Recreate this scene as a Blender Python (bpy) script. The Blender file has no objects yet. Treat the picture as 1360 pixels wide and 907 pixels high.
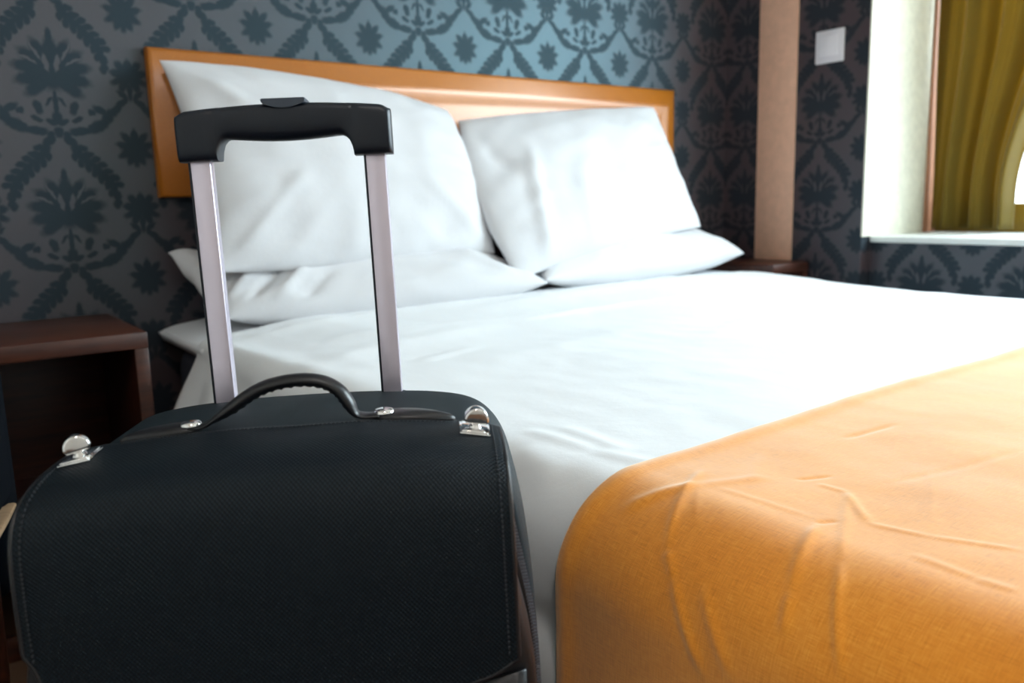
import bpy, bmesh, math, random
from mathutils import Vector, Matrix, noise
random.seed(7)
C = bpy.context.scene.collection
PI = math.pi

# ------------------------------------------------------------------ camera
cam_d = bpy.data.cameras.new('camera')
cam = bpy.data.objects.new('camera', cam_d); C.objects.link(cam)
cam_d.sensor_width = 36.0
cam_d.lens = 36.0 * 1088.38 / 1360.0
cam_d.clip_start = 0.02
R_ = Vector((0.806779, -0.590301, -0.025528)); U_ = Vector((0.119875, 0.121225, 0.985360)); F_ = Vector((0.578565, 0.798028, -0.168564))
cm = Matrix((R_, U_, -F_)).transposed().to_4x4(); cm.translation = Vector((-0.494087, -2.115714, 0.85))
cam.matrix_world = cm
cam_d.dof.use_dof = True
cam_d.dof.focus_distance = 0.80
cam_d.dof.aperture_fstop = 6.0
bpy.context.scene.camera = cam

# ------------------------------------------------------------------ sky, lights, exposure
scn = bpy.context.scene
scn.view_settings.view_transform = 'Standard'; scn.view_settings.look = 'None'
scn.view_settings.gamma = 1.0; scn.view_settings.use_curve_mapping = False
scn.view_settings.exposure = 0.03
world = bpy.data.worlds.new('overcast_sky'); scn.world = world; world.use_nodes = True
wn = world.node_tree; bg = wn.nodes['Background']
bg.inputs['Color'].default_value = (0.86, 0.95, 1.0, 1); bg.inputs['Strength'].default_value = 6.0

def area(name, loc, aim, sx, sy, power, col):
    d = bpy.data.lights.new(name, 'AREA'); d.shape = 'RECTANGLE'; d.size = sx; d.size_y = sy
    d.energy = power; d.color = col
    o = bpy.data.objects.new(name, d); C.objects.link(o); o.location = loc
    o.rotation_euler = (Vector(aim) - Vector(loc)).to_track_quat('-Z', 'Y').to_euler()
    return o
# daylight through the window in the right wall (stands outside the pane)
area('window_daylight', (2.76, -2.05, 1.72), (0.3, -1.75, 0.6), 2.1, 0.9, 98, (0.76, 0.90, 1.0))
# extra fill outside the same window, added to brighten the back wall
area('low_sky_daylight', (2.80, -2.95, 1.7), (1.6, 0.0, 0.95), 0.35, 1.0, 8.0, (0.55, 0.87, 1.0))
# added warm room fill, built as an unseen ceiling lamp
def ceiling_fill_light(loc):
    d = bpy.data.lights.new('ceiling_lamp_light', 'AREA'); d.shape = 'DISK'; d.size = 0.34
    d.energy = 10; d.color = (1.0, 0.92, 0.88)
    o = bpy.data.objects.new('ceiling_lamp_light', d); C.objects.link(o); o.location = loc

# ------------------------------------------------------------------ materials
class NB:
    def __init__(s, name):
        s.m = bpy.data.materials.new(name); s.m.use_nodes = True
        s.t = s.m.node_tree; s.b = s.t.nodes['Principled BSDF']; s.out = s.t.nodes['Material Output']
    def n(s, kind, props=None, **ins):
        nd = s.t.nodes.new(kind)
        for k, v in (props or {}).items(): setattr(nd, k, v)
        for k, v in ins.items():
            key = int(k[1:]) if k[0] == '_' and k[1:].isdigit() else k.replace('_', ' ')
            s.set(nd.inputs[key], v)
        return nd
    def set(s, sock, v):
        if isinstance(v, bpy.types.NodeSocket): s.t.links.new(v, sock)
        elif isinstance(v, bpy.types.Node): s.t.links.new(v.outputs[0], sock)
        else: sock.default_value = v
    def math(s, op, a, b=None, c=None):
        nd = s.t.nodes.new('ShaderNodeMath'); nd.operation = op
        s.set(nd.inputs[0], a)
        if b is not None: s.set(nd.inputs[1], b)
        if c is not None: s.set(nd.inputs[2], c)
        return nd.outputs[0]
    def mix(s, fac, a, b):
        nd = s.t.nodes.new('ShaderNodeMix'); nd.data_type = 'RGBA'
        s.set(nd.inputs[0], fac); s.set(nd.inputs[6], a); s.set(nd.inputs[7], b)
        return nd.outputs[2]
    def coord(s, which='Object', scale=None, rot=None):
        tc = s.t.nodes.new('ShaderNodeTexCoord').outputs[which]
        if scale or rot:
            mp = s.t.nodes.new('ShaderNodeMapping'); s.t.links.new(tc, mp.inputs[0])
            if scale: mp.inputs['Scale'].default_value = scale
            if rot: mp.inputs['Rotation'].default_value = rot
            return mp.outputs[0]
        return tc
    def noise(s, vec, scale, detail=3, rough=0.5):
        return s.n('ShaderNodeTexNoise', None, Vector=vec, Scale=scale, Detail=detail, Roughness=rough).outputs[0]
    def ramp(s, fac, *stops):
        r = s.t.nodes.new('ShaderNodeValToRGB'); s.set(r.inputs[0], fac)
        e = r.color_ramp.elements
        while len(e) < len(stops): e.new(0.5)
        for q, (p, c) in zip(e, stops):
            q.position = p; q.color = (c, c, c, 1) if not hasattr(c, '__len__') else (*c, 1)
        return r.outputs[0]
    def bump(s, h, strength, dist=0.001, normal=None):
        nd = s.n('ShaderNodeBump', None, Height=h, Strength=strength, Distance=dist)
        if normal is not None: s.set(nd.inputs['Normal'], normal)
        return nd.outputs[0]
    def base(s, col=None, rough=None, metal=None, spec=None, normal=None, sheen=None, **kw):
        b = s.b.inputs
        if col is not None: s.set(b['Base Color'], (*col, 1) if isinstance(col, tuple) and len(col) == 3 else col)
        if rough is not None: s.set(b['Roughness'], rough)
        if metal is not None: s.set(b['Metallic'], metal)
        if spec is not None: s.set(b['Specular IOR Level'], spec)
        if normal is not None: s.set(b['Normal'], normal)
        if sheen is not None: s.set(b['Sheen Weight'], sheen); s.set(b['Sheen Roughness'], 0.5)
        for k, v in kw.items(): s.set(b[k.replace('_', ' ')], v)
        return s.m

def srgb(r, g, b):
    f = lambda c: (c / 255 / 12.92) if c / 255 <= 0.04045 else ((c / 255 + 0.055) / 1.055) ** 2.4
    return (f(r), f(g), f(b))

def simple(name, col, rough, metal=0.0, spec=0.5, nz=None, **kw):
    s = NB(name)
    if nz:
        h = s.noise(s.coord(), nz[0], 4)
        return s.base(s.mix(h, (*[c * 0.82 for c in col], 1), (*[min(1, c * 1.15) for c in col], 1)), rough, metal, spec, s.bump(h, nz[1], 0.002), **kw)
    return s.base(col, rough, metal, spec, **kw)

def mat_white_linen(name, col=(0.83, 0.85, 0.87)):
    s = NB(name); v = s.coord()
    n1 = s.noise(v, 16, 5, 0.6); n2 = s.noise(s.coord('Object', (1, 1, 1)), 900, 1)
    bm1 = s.bump(n1, 0.22, 0.006); bm2 = s.bump(n2, 0.12, 0.0006, bm1)
    return s.base(col, 0.85, 0, 0.2, bm2, 0.15)

def mat_orange_linen():
    s = NB('orange_linen'); uv = s.coord('UV')
    def m(sc): 
        mp = s.t.nodes.new('ShaderNodeMapping'); s.t.links.new(uv, mp.inputs[0]); mp.inputs['Scale'].default_value = sc; return mp.outputs[0]
    warp = s.noise(m((1500, 70, 1)), 1.0, 2, 0.6); weft = s.noise(m((70, 1500, 1)), 1.0, 2, 0.6)
    slub1 = s.noise(m((700, 9, 1)), 1.0, 3, 0.7); slub2 = s.noise(m((9, 700, 1)), 1.0, 3, 0.7)
    th = s.math('MULTIPLY', s.math('ADD', warp, weft), 0.5)
    sl = s.math('MULTIPLY', s.math('ADD', slub1, slub2), 0.5)
    f = s.math('ADD', s.math('MULTIPLY', th, 0.72), s.math('MULTIPLY', sl, 0.28))
    blot = s.noise(m((7, 7, 1)), 1.0, 4)
    f2 = s.math('ADD', s.math('MULTIPLY', f, 0.8), s.math('MULTIPLY', blot, 0.2))
    col = s.ramp(f2, (0.40, (0.68, 0.21, 0.006)), (0.50, (0.86, 0.29, 0.014)), (0.61, (0.96, 0.40, 0.05)))
    crease = s.noise(m((9, 9, 1)), 1.0, 5, 0.62)
    b1 = s.bump(crease, 0.10, 0.006); b2 = s.bump(f, 0.35, 0.0009, b1)
    return s.base(col, 0.8, 0, 0.25, b2, 0.9, Sheen_Tint=(1.0, 0.93, 0.78, 1))

def mat_damask():
    s = NB('damask_wallpaper')
    uv = s.coord('UV')
    sp = s.n('ShaderNodeSeparateXYZ', None, Vector=uv)
    PX, PZ = 0.312, 0.303
    u = s.math('ABSOLUTE', s.math('SUBTRACT', s.math('FLOORED_MODULO', s.math('ADD', sp.outputs[0], PX / 2), PX), PX / 2))
    v = s.math('SUBTRACT', s.math('FLOORED_MODULO', s.math('ADD', sp.outputs[1], PZ / 2), PZ), PZ / 2)
    wob = s.n('ShaderNodeTexNoise', {'noise_dimensions': '3D'}, Vector=s.n('ShaderNodeCombineXYZ', None, X=u, Y=v).outputs[0], Scale=75, Detail=2)
    off = s.n('ShaderNodeVectorMath', {'operation': 'MULTIPLY_ADD'}, _0=wob.outputs['Color'], _1=(0.010, 0.010, 0), _2=(-0.005, -0.005, 0))
    P = s.n('ShaderNodeVectorMath', {'operation': 'ADD'}, _0=s.n('ShaderNodeCombineXYZ', None, X=u, Y=v).outputs[0], _1=off.outputs[0]).outputs[0]
    E = [(.156, .132, .030, .027, 0), (0, -.004, .044, .038, 0), (0, .022, .034, .028, 90)]          # cx, cy, half length, half width, angle in degrees
    for a, l in ((90, .050), (62, .052), (36, .052), (10, .056), (-16, .054), (-42, .050)):
        r = .036; E.append((r * math.cos(math.radians(a)), -.004 + r * math.sin(math.radians(a)) * 1.05, l * .78, .0155, a))
    E += [(0, .072, .018, .007, 90), (0, -.058, .018, .005, 90), (0, -.085, .020, .005, 90), (.013, -.066, .012, .005, -60)]
    E += [(.036, -.080, .016, .009, 70), (.040, -.104, .012, .006, 20), (0, -.104, .014, .012, 90), (.012, -.112, .012, .007, 30), (0, -.134, .012, .009, 90), (.016, -.137, .009, .005, 0)]
    E += [(.045, -.130, .026, .010, 8), (.080, -.118, .026, .013, 25), (.103, -.098, .020, .012, 60), (.088, -.082, .016, .008, 150), (.071, -.088, .009, .008, 0), (.122, -.080, .018, .009, 50), (.138, -.062, .016, .007, 35)]
    g = [(.018, -.150, 300), (.024, .148, 300), (.031, .130, 305), (.042, .116, 310), (.055, .104, 320), (.068, .092, 320), (.080, .078, 310), (.092, .064, 305), (.100, .048, 295), (.106, .030, 285), (.106, .012, 260)]
    for x, y, a in g:
        E.append((x, y, .0145, .0098, a)); 
    for x, y, a in g[2:9]:
        E.append((x + .012, y + .006, .0125, .0075, a + 45)); E.append((x - .004, y - .012, .0115, .0072, a - 40))
    for a in (90, 50, 12, -28, -65, 130, 168, 208, 245, 270):
        E.append((.156 + .020 * math.cos(math.radians(a)), .138 + .022 * math.sin(math.radians(a)), .023, .009, a))
    for a in (90, 128, 166, 204, 240):
        E.append((.156 + .018 * math.cos(math.radians(a)), -.004 + .018 * math.sin(math.radians(a)), .024, .010, a))
    E += [(.156, -.040, .020, .005, 90), (.140, -.046, .014, .006, 140)]
    E += [(x, y - PZ, l, w, a) for x, y, l, w, a in E if y > .118] + [(x, y + PZ, l, w, a) for x, y, l, w, a in E if y < -.13]
    sp2 = s.n('ShaderNodeSeparateXYZ', None, Vector=P)
    def union(shapes, start):
        # the running minimum rides along in z, so the leaves are evaluated one after the other
        acc = start
        for cx, cy, l, w, a in shapes:
            st = s.n('ShaderNodeCombineXYZ', None, X=sp2.outputs[0], Y=sp2.outputs[1], Z=acc)
            mp = s.t.nodes.new('ShaderNodeMapping'); mp.vector_type = 'TEXTURE'
            s.t.links.new(st.outputs[0], mp.inputs[0])
            mp.inputs['Location'].default_value = (cx, cy, 0); mp.inputs['Rotation'].default_value = (0, 0, math.radians(a)); mp.inputs['Scale'].default_value = (l, w, 1e7)
            d = s.n('ShaderNodeVectorMath', {'operation': 'LENGTH'}, _0=mp.outputs[0]).outputs['Value']
            acc = s.math('MINIMUM', acc, d)
        return acc
    acc = union(E, 9.0)
    holes = union(((.011, .016, .020, .0055, 80), (.030, .040, .022, .003, 62), (.045, .022, .020, .003, 30), (.060, -.108, .010, .008, 0)), s.math('ADD', acc, 9.0))
    mask = s.math('MULTIPLY', s.ramp(s.math('MULTIPLY', acc, 0.5), (0.40, 1.0), (0.60, 0.0)), s.ramp(s.math('MULTIPLY', holes, 0.5), (0.42, 0.0), (0.55, 1.0)))
    nz = s.noise(s.coord('UV', (90, 700, 1)), 1.0, 2)
    ground = s.mix(nz, (*srgb(72, 54, 56), 1), (*srgb(80, 61, 63), 1))
    motif = s.mix(nz, (*srgb(42, 43, 49), 1), (*srgb(48, 49, 56), 1))
    return s.base(s.mix(mask, ground, motif), s.math('ADD', 0.45, s.math('MULTIPLY', mask, 0.12)), 0.0, s.math('SUBTRACT', 0.75, s.math('MULTIPLY', mask, 0.42)), s.bump(mask, 0.2, 0.001), Specular_Tint=(0.36, 0.86, 1.0, 1))

def mat_wood(name, dark, light, rough=0.42):
    s = NB(name)
    n = s.noise(s.coord('Object', (3, 30, 30)), 2.2, 5, 0.6)
    n2 = s.noise(s.coord('Object', (14, 160, 160)), 1.0, 3)
    f = s.math('ADD', s.math('MULTIPLY', n, 0.7), s.math('MULTIPLY', n2, 0.3))
    return s.base(s.ramp(f, (0.35, dark), (0.65, light)), rough, 0, 0.5, s.bump(f, 0.08, 0.001))

def mat_weave(name, c0, c1, pitch, rough, strength=0.6, spec=0.5):
    # ballistic weave: staggered raised thread dots on the UV in metres
    s = NB(name); sp = s.n('ShaderNodeSeparateXYZ', None, Vector=s.coord('UV'))
    a = s.math('MULTIPLY', sp.outputs[0], 2 * PI / pitch); b = s.math('MULTIPLY', sp.outputs[1], 2 * PI / (pitch * 1.15))
    w = s.math('ADD', s.math('MULTIPLY', s.math('MULTIPLY', s.math('COSINE', a), s.math('COSINE', b)), 0.5), 0.5)
    big = s.noise(s.coord(), 20, 3)
    f = s.math('POWER', w, 1.6)
    return s.base(s.mix(f, (*c0, 1), (*c1, 1)), s.math('ADD', rough - .06, s.math('MULTIPLY', big, 0.12)), 0, spec, s.bump(w, strength, 0.0008))

M = {}
M['wall'] = mat_damask()
M['linen'] = mat_white_linen('white_cotton'); M['pillow'] = mat_white_linen('pillow_cotton', (0.66, 0.66, 0.68))
M['sheet'] = mat_white_linen('white_sheet', (0.80, 0.82, 0.86))
M['orange'] = mat_orange_linen()
M['divan'] = simple('slate_upholstery', srgb(88, 90, 104), 0.9, nz=(600, 0.2))
M['gold'] = simple('bronze_leather', srgb(178, 104, 12), 0.36, 0.1, 0.6, nz=(260, 0.05), Coat_Weight=0.38, Coat_Roughness=0.26, Coat_IOR=1.7)
M['wood'] = mat_wood('dark_walnut', srgb(46, 20, 12), srgb(78, 38, 22))
M['wood_trim'] = simple('tan_paint', srgb(168, 116, 86), 0.6, nz=(40, 0.03))
M['cream'] = simple('cream_paint', srgb(228, 226, 210), 0.7, nz=(40, 0.03))
M['beige'] = simple('beige_paint', srgb(224, 178, 152), 0.6, nz=(40, 0.03))
M['ceiling'] = simple('ceiling_paint', srgb(225, 220, 212), 0.8, nz=(30, 0.03))
M['carpet'] = simple('brown_carpet', srgb(104, 74, 54), 1.0, nz=(700, 0.6))
M['plastic_white'] = simple('white_plastic', srgb(224, 222, 228), 0.4)
M['rocker'] = simple('white_rocker', srgb(232, 230, 236), 0.35)
M['sill'] = simple('white_sill_paint', srgb(232, 236, 234), 0.45)
M['frame'] = simple('ochre_window_wood', srgb(150, 120, 40), 0.5, nz=(60, 0.05))
M['flap'] = mat_weave('ballistic_nylon', srgb(2, 7, 11), srgb(15, 32, 43), 0.0031, 0.5, 0.7, 0.2)
M['body'] = mat_weave('fine_nylon', srgb(8, 20, 26), srgb(18, 38, 46), 0.0014, 0.55, 0.25, 0.22)
M['leather'] = simple('black_leather', srgb(24, 24, 28), 0.36, 0, 0.5, nz=(420, 0.12))
M['thread'] = simple('black_thread', srgb(34, 38, 44), 0.6)
M['tape'] = simple('zipper_tape', srgb(16, 17, 20), 0.8)
M['teeth'] = simple('zipper_metal', srgb(124, 126, 136), 0.35, 0.7)
M['chrome'] = simple('chrome', (0.86, 0.85, 0.84), 0.09, 1.0)
M['alu'] = simple('brushed_aluminium', srgb(206, 198, 212), 0.3, 0.88)
M['abs'] = simple('black_plastic', srgb(9, 19, 32), 0.4, 0, 0.4, nz=(300, 0.03))
M['button'] = simple('grey_button_plastic', srgb(52, 62, 76), 0.42)
M['rubber'] = simple('black_rubber', srgb(20, 20, 20), 0.8)
M['navy'] = simple('navy_upholstery', srgb(7, 11, 17), 1.0, 0, 0.08, nz=(500, 0.2))
M['pale_wood'] = mat_wood('pale_wood', srgb(150, 120, 92), srgb(186, 152, 118))
M['lampshade'] = simple('opal_glass', (0.9, 0.86, 0.8), 0.4)  # glowing shade of the added ceiling fill lamp
M['lampshade'].node_tree.nodes['Principled BSDF'].inputs['Emission Color'].default_value = (1, .82, .62, 1)
M['lampshade'].node_tree.nodes['Principled BSDF'].inputs['Emission Strength'].default_value = 3.0

def mat_curtain():
    s = NB('gold_curtain'); v = s.coord('UV', (900, 60, 1))
    n = s.noise(v, 1.0, 2)
    col = s.mix(n, (*srgb(84, 70, 8), 1), (*srgb(114, 96, 16), 1))
    s.base(col, 0.7, 0, 0.3, s.bump(n, 0.2, 0.001), 0.2)
    tr = s.n('ShaderNodeBsdfTranslucent', None, Color=(*srgb(200, 165, 40), 1))
    mx = s.n('ShaderNodeMixShader', None, Fac=0.28, _1=s.b.outputs[0], _2=tr.outputs[0])
    s.t.links.new(mx.outputs[0], s.out.inputs[0]); return s.m
M['curtain'] = mat_curtain()
def mat_pane():
    s = NB('window_glass')
    g = s.n('ShaderNodeBsdfGlossy', None, Color=(1, 1, 1, 1), Roughness=0.02); t = s.n('ShaderNodeBsdfTransparent', None, Color=(0.96, 0.98, 0.98, 1))
    fz = s.math('ADD', 0.04, s.math('MULTIPLY', s.math('POWER', s.n('ShaderNodeLayerWeight', None, Blend=0.5).outputs['Facing'], 5.0), 0.7))
    mx = s.n('ShaderNodeMixShader', None, Fac=fz, _1=t.outputs[0], _2=g.outputs[0])
    s.t.links.new(mx.outputs[0], s.out.inputs[0]); return s.m
M['pane'] = mat_pane()

# ------------------------------------------------------------------ mesh helpers
def link(name, me, m, parent=None, smooth=True):
    o = bpy.data.objects.new(name, me); C.objects.link(o)
    if m is not None: me.materials.append(m)
    if smooth:
        for p in me.polygons: p.use_smooth = True
    if parent is not None: o.parent = parent
    return o
def pyobj(name, vs, fs, m, parent=None, smooth=True, uvs=None):
    me = bpy.data.meshes.new(name); me.from_pydata([tuple(v) for v in vs], [], fs); me.update()
    if uvs is not None:
        L = me.uv_layers.new(name='UVMap')
        for lp in me.loops: L.data[lp.index].uv = uvs[lp.vertex_index]
    return link(name, me, m, parent, smooth)
def bmobj(name, bm, m, parent=None, smooth=True, angle=0.7):
    bmesh.ops.recalc_face_normals(bm, faces=bm.faces)
    me = bpy.data.meshes.new(name); bm.to_mesh(me); bm.free()
    o = link(name, me, m, parent, smooth)
    if smooth: me.set_sharp_from_angle(angle=angle)
    return o
def box(bm, lo, hi, bev=0.0, seg=2):
    r = bmesh.ops.create_cube(bm, size=1.0); vs = r['verts']
    for v in vs:
        v.co = Vector([lo[i] + (v.co[i] + 0.5) * (hi[i] - lo[i]) for i in range(3)])
    if bev > 0:
        es = list({e for v in vs for e in v.link_edges})
        bmesh.ops.bevel(bm, geom=es, offset=bev, segments=seg, affect='EDGES', profile=0.5)
    return bm
def boxobj(name, lo, hi, m, parent=None, bev=0.003, seg=2):
    return bmobj(name, box(bmesh.new(), lo, hi, bev, seg), m, parent)
def cyl(bm, c, axis, r, h, seg=20, r2=None, bev=0):
    a = Vector(axis).normalized(); q = Vector((0, 0, 1)).rotation_difference(a).to_matrix().to_4x4()
    q.translation = Vector(c) + a * h / 2
    r_ = bmesh.ops.create_cone(bm, cap_ends=True, segments=seg, radius1=r, radius2=r if r2 is None else r2, depth=h, matrix=q)
    if bev:
        es = [e for e in {e for v in r_['verts'] for e in v.link_edges} if any(len(f.verts) > 4 for f in e.link_faces)]
        bmesh.ops.bevel(bm, geom=es, offset=bev, segments=2, affect='EDGES', profile=0.5)
def lathe(prof, seg=24):
    bm = bmesh.new(); rings = []
    for r, z in prof:
        rings.append([bm.verts.new((r * math.cos(2 * PI * k / seg), r * math.sin(2 * PI * k / seg), z)) for k in range(seg)] if r > 1e-6 else [bm.verts.new((0, 0, z))])
    for a, b in zip(rings, rings[1:]):
        for k in range(seg):
            k2 = (k + 1) % seg
            if len(a) == 1 and len(b) == 1: continue
            if len(a) == 1: bm.faces.new((a[0], b[k], b[k2]))
            elif len(b) == 1: bm.faces.new((a[k], a[k2], b[0]))
            else: bm.faces.new((a[k], a[k2], b[k2], b[k]))
    return bm
def catmull(pts, n):
    P = [Vector(p) for p in pts]; P = [2 * P[0] - P[1]] + P + [2 * P[-1] - P[-2]]; out = []
    for i in range(1, len(P) - 2):
        for k in range(n):
            t = k / n; a, b, c, d = P[i - 1:i + 3]
            out.append(0.5 * ((2 * b) + (c - a) * t + (2 * a - 5 * b + 4 * c - d) * t * t + (3 * b - a - 3 * c + d) * t ** 3))
    out.append(P[-2]); return out
def tube_data(path, section, up=Vector((0, 1, 0)), closed=False, cap=True):
    # section(i, n) -> list of (side, lift) offsets; up is the reference direction
    vs, fs = [], []; n = len(path); k = None
    for i, p in enumerate(path):
        t = (path[(i + 1) % n] - path[i - 1]) if closed else (path[min(i + 1, n - 1)] - path[max(i - 1, 0)])
        t.normalize(); side = up - t * up.dot(t); side.normalize(); lift = side.cross(t)
        sec = section(i, n); k = len(sec)
        for a, b in sec: vs.append(p + side * a + lift * b)
    for i in range(n if closed else n - 1):
        j = (i + 1) % n
        for q in range(k):
            r = (q + 1) % k; fs.append((i * k + q, i * k + r, j * k + r, j * k + q))
    if cap and not closed: fs += [tuple(range(k))[::-1], tuple(range((n - 1) * k, n * k))]
    return vs, fs
def ring(rx, ry, k=10): return [(rx * math.cos(2 * PI * q / k), ry * math.sin(2 * PI * q / k)) for q in range(k)]
def tag(o, label=None, cat=None, group=None, kind=None):
    for k, v in (('label', label), ('category', cat), ('group', group), ('kind', kind)):
        if v: o[k] = v
    return o
def empty(name, loc=(0, 0, 0)):
    o = bpy.data.objects.new(name, None); C.objects.link(o); o.location = loc; o.empty_display_size = 0.1; return o
def sstep(a, b, x):
    t = max(0.0, min(1.0, (x - a) / (b - a))); return t * t * (3 - 2 * t)

# ------------------------------------------------------------------ the room
XL, XR, YF, ZC = -1.75, 2.072, -3.7, 2.55
YE, YE2 = -0.577, -3.2         # window niche from / to
XG = 2.56                       # plane of the pane
def quads(name, qs, m, uvf):
    # each q: list of four points; uvf maps a point to damask metres
    vs, fs, uv = [], [], []
    for q in qs:
        fs.append(tuple(range(len(vs), len(vs) + 4))); vs += q; uv += [uvf(p) for p in q]
    o = pyobj(name, vs, fs, m, None, False, uv); o['kind'] = 'structure'; return o
def slab(name, lo, hi, m, uv):
    x0, y0, z0 = lo; x1, y1, z1 = hi
    qs = [[(x0, y0, z0), (x1, y0, z0), (x1, y0, z1), (x0, y0, z1)], [(x1, y1, z0), (x0, y1, z0), (x0, y1, z1), (x1, y1, z1)],
          [(x0, y1, z0), (x0, y0, z0), (x0, y0, z1), (x0, y1, z1)], [(x1, y0, z0), (x1, y1, z0), (x1, y1, z1), (x1, y0, z1)],
          [(x0, y0, z1), (x1, y0, z1), (x1, y1, z1), (x0, y1, z1)], [(x0, y1, z0), (x1, y1, z0), (x1, y0, z0), (x0, y0, z0)]]
    return quads(name, qs, m, uv)
uvx = lambda p: (p[0] + 0.195 + 0.6 * p[1], p[2] - 1.161)
uvy = lambda p: (p[1] + 0.10 + 0.6 * p[0], p[2] - 1.161)
slab('wall_back', (XL - .1, 0, 0), (XR + .6, 0.1, ZC), M['wall'], uvx)
slab('wall_left', (XL - .1, YF, 0), (XL, 0, ZC), M['ceiling'], uvy)
slab('wall_front', (XL - .1, YF - .1, 0), (XR + .6, YF, ZC), M['ceiling'], uvx)
# right wall: pier by the corner, parapet under the niche (set back), pier beyond the window, lintel
def join_slabs(name, boxes, m, uvf):
    qs = []
    for lo, hi in boxes:
        x0, y0, z0 = lo; x1, y1, z1 = hi
        qs += [[(x0, y0, z0), (x1, y0, z0), (x1, y0, z1), (x0, y0, z1)], [(x1, y1, z0), (x0, y1, z0), (x0, y1, z1), (x1, y1, z1)],
               [(x0, y1, z0), (x0, y0, z0), (x0, y0, z1), (x0, y1, z1)], [(x1, y0, z0), (x1, y1, z0), (x1, y1, z1), (x1, y0, z1)],
               [(x0, y0, z1), (x1, y0, z1), (x1, y1, z1), (x0, y1, z1)], [(x0, y1, z0), (x1, y1, z0), (x1, y0, z0), (x0, y0, z0)]]
    return quads(name, qs, m, uvf)
NT = 2.18                       # top of the niche
join_slabs('wall_right', [((XR, YE, 0), (XR + .6, 0, ZC)), ((XR + .06, YE2, 0), (XR + .6, YE, .683)),
                          ((XR, YF, 0), (XR + .6, YE2, ZC)), ((XR, YE2, NT), (XR + .6, YE, ZC))], M['wall'], uvy)
slab('floor', (XL - .1, YF - .1, -.1), (XR + .6, .1, 0), M['carpet'], uvx)
slab('ceiling', (XL - .1, YF - .1, ZC), (XR + .6, .1, ZC + .1), M['ceiling'], uvx)
# the cream lining of the niche, the sill slab, the beige upright
t1 = boxobj('trim_1', (XR - .008, -.312, 0), (XR + .001, -.153, ZC), M['beige'], None, .002); t1['kind'] = 'structure'
bm = bmesh.new()
box(bm, (XR - .002, YE - .006, .703), (XG + .02, YE, NT)); box(bm, (XR - .002, YE2, .703), (XG + .02, YE2 + .006, NT)); box(bm, (XR - .002, YE2, NT - .006), (XG + .02, YE, NT))
t2 = bmobj('trim_2', bm, M['cream'], None, False); t2['kind'] = 'structure'
t3 = boxobj('trim_3', (XR + .048, YE2 + .002, .683), (XG + .03, YE - .002, .703), M['sill'], None, .004); t3['kind'] = 'structure'
for nm, a, b in (('baseboard_back', (XL, -.015, 0), (XR, 0, .09)), ('baseboard_left', (XL, YF, 0), (XL + .015, -.015, .09)), ('baseboard_right', (XR - .015, YE, 0), (XR, -.015, .09))):
    boxobj(nm, a, b, M['wood'], None, .003)['kind'] = 'structure'

t4 = boxobj('trim_4', (2.455, YE - .016, .703), (XG - .03, YE - .0055, NT - .006), M['wood_trim'], None, .002); t4['kind'] = 'structure'

# window: frame members, two panes
w1 = empty('window_1', (XG, (YE + YE2) / 2, .703)); w1['kind'] = 'structure'
def wl(y, z): return (y - (YE + YE2) / 2, z - .703)
def wbox(name, y0, y1, z0, z1, m, x0=-.025, x1=.025, bev=.004):
    a, b = wl(y0, z0), wl(y1, z1); return boxobj(name, (x0, a[0], a[1]), (x1, b[0], b[1]), m, w1, bev)
wbox('bottom_rail', YE2, YE - .006, .703, .80, M['frame']); wbox('top_rail', YE2, YE - .006, NT - .07, NT - .006, M['frame'])
for y in (YE - .006 - .06, (YE + YE2) / 2 - .03, YE2): wbox('upright', y, y + .06, .80, NT - .07, M['frame'])
for a, b in ((YE2 + .06, (YE + YE2) / 2 - .03), ((YE + YE2) / 2 + .03, YE - .066)): wbox('pane', a, b, .80, NT - .07, M['pane'], -.003, .003, 0)

# gold curtain hanging inside the niche, drawn to the corner, its edge swept back
def curtain():
    root = empty('curtain', (2.46, -.60, .715))
    nz_, ny = 60, 110; vs, fs, uv = [], [], []
    Z1 = NT - .012 - .03
    for i in range(nz_ + 1):
        z = .716 + (Z1 - .716) * i / nz_
        edge = -.875 - .16 * sstep(.83, 1.5, z)
        for j in range(ny + 1):
            t = j / ny; y = -.606 + (edge + .606) * t
            ph = t * 2 * PI * 3.1 + .5 * math.sin(3 * z + t * 4)
            x = 2.455 + .026 * math.sin(ph) * (1 - .3 * sstep(1.0, 2.1, z)) + .010 * math.sin(2.3 * ph + 1) + .008 * noise.noise((0, y * 9, z * 2))
            vs.append((x - 2.46, y + .60, z - .715)); uv.append((y, z))
    for i in range(nz_):
        for j in range(ny):
            a = i * (ny + 1) + j; fs.append((a, a + 1, a + ny + 2, a + ny + 1))
    o = pyobj('drape', vs, fs, M['curtain'], root, True, uv)
    md = o.modifiers.new('thick', 'SOLIDIFY'); md.thickness = .0016
    bm = bmesh.new(); cyl(bm, (0, .015, NT - .03 - .715), (0, -1, 0), .010, 2.56, 14)
    bmobj('curtain_rod', bm, M['frame'], root)
    tag(root, 'olive gold curtain gathered at the far side of the window niche above the white sill', 'curtain')
curtain()

# switch on the dark pier
sw = empty('light_switch', (XR, -.438, 1.333))
boxobj('cover_plate', (-.012, -.052, -.053), (0, .052, .053), M['plastic_white'], sw, .004, 3)
boxobj('rocker', (-.016, -.034, -.034), (-.0118, .034, .034), M['rocker'], sw, .003, 2)
tag(sw, 'white square light switch on the dark papered wall beside the window niche', 'light switch')

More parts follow.
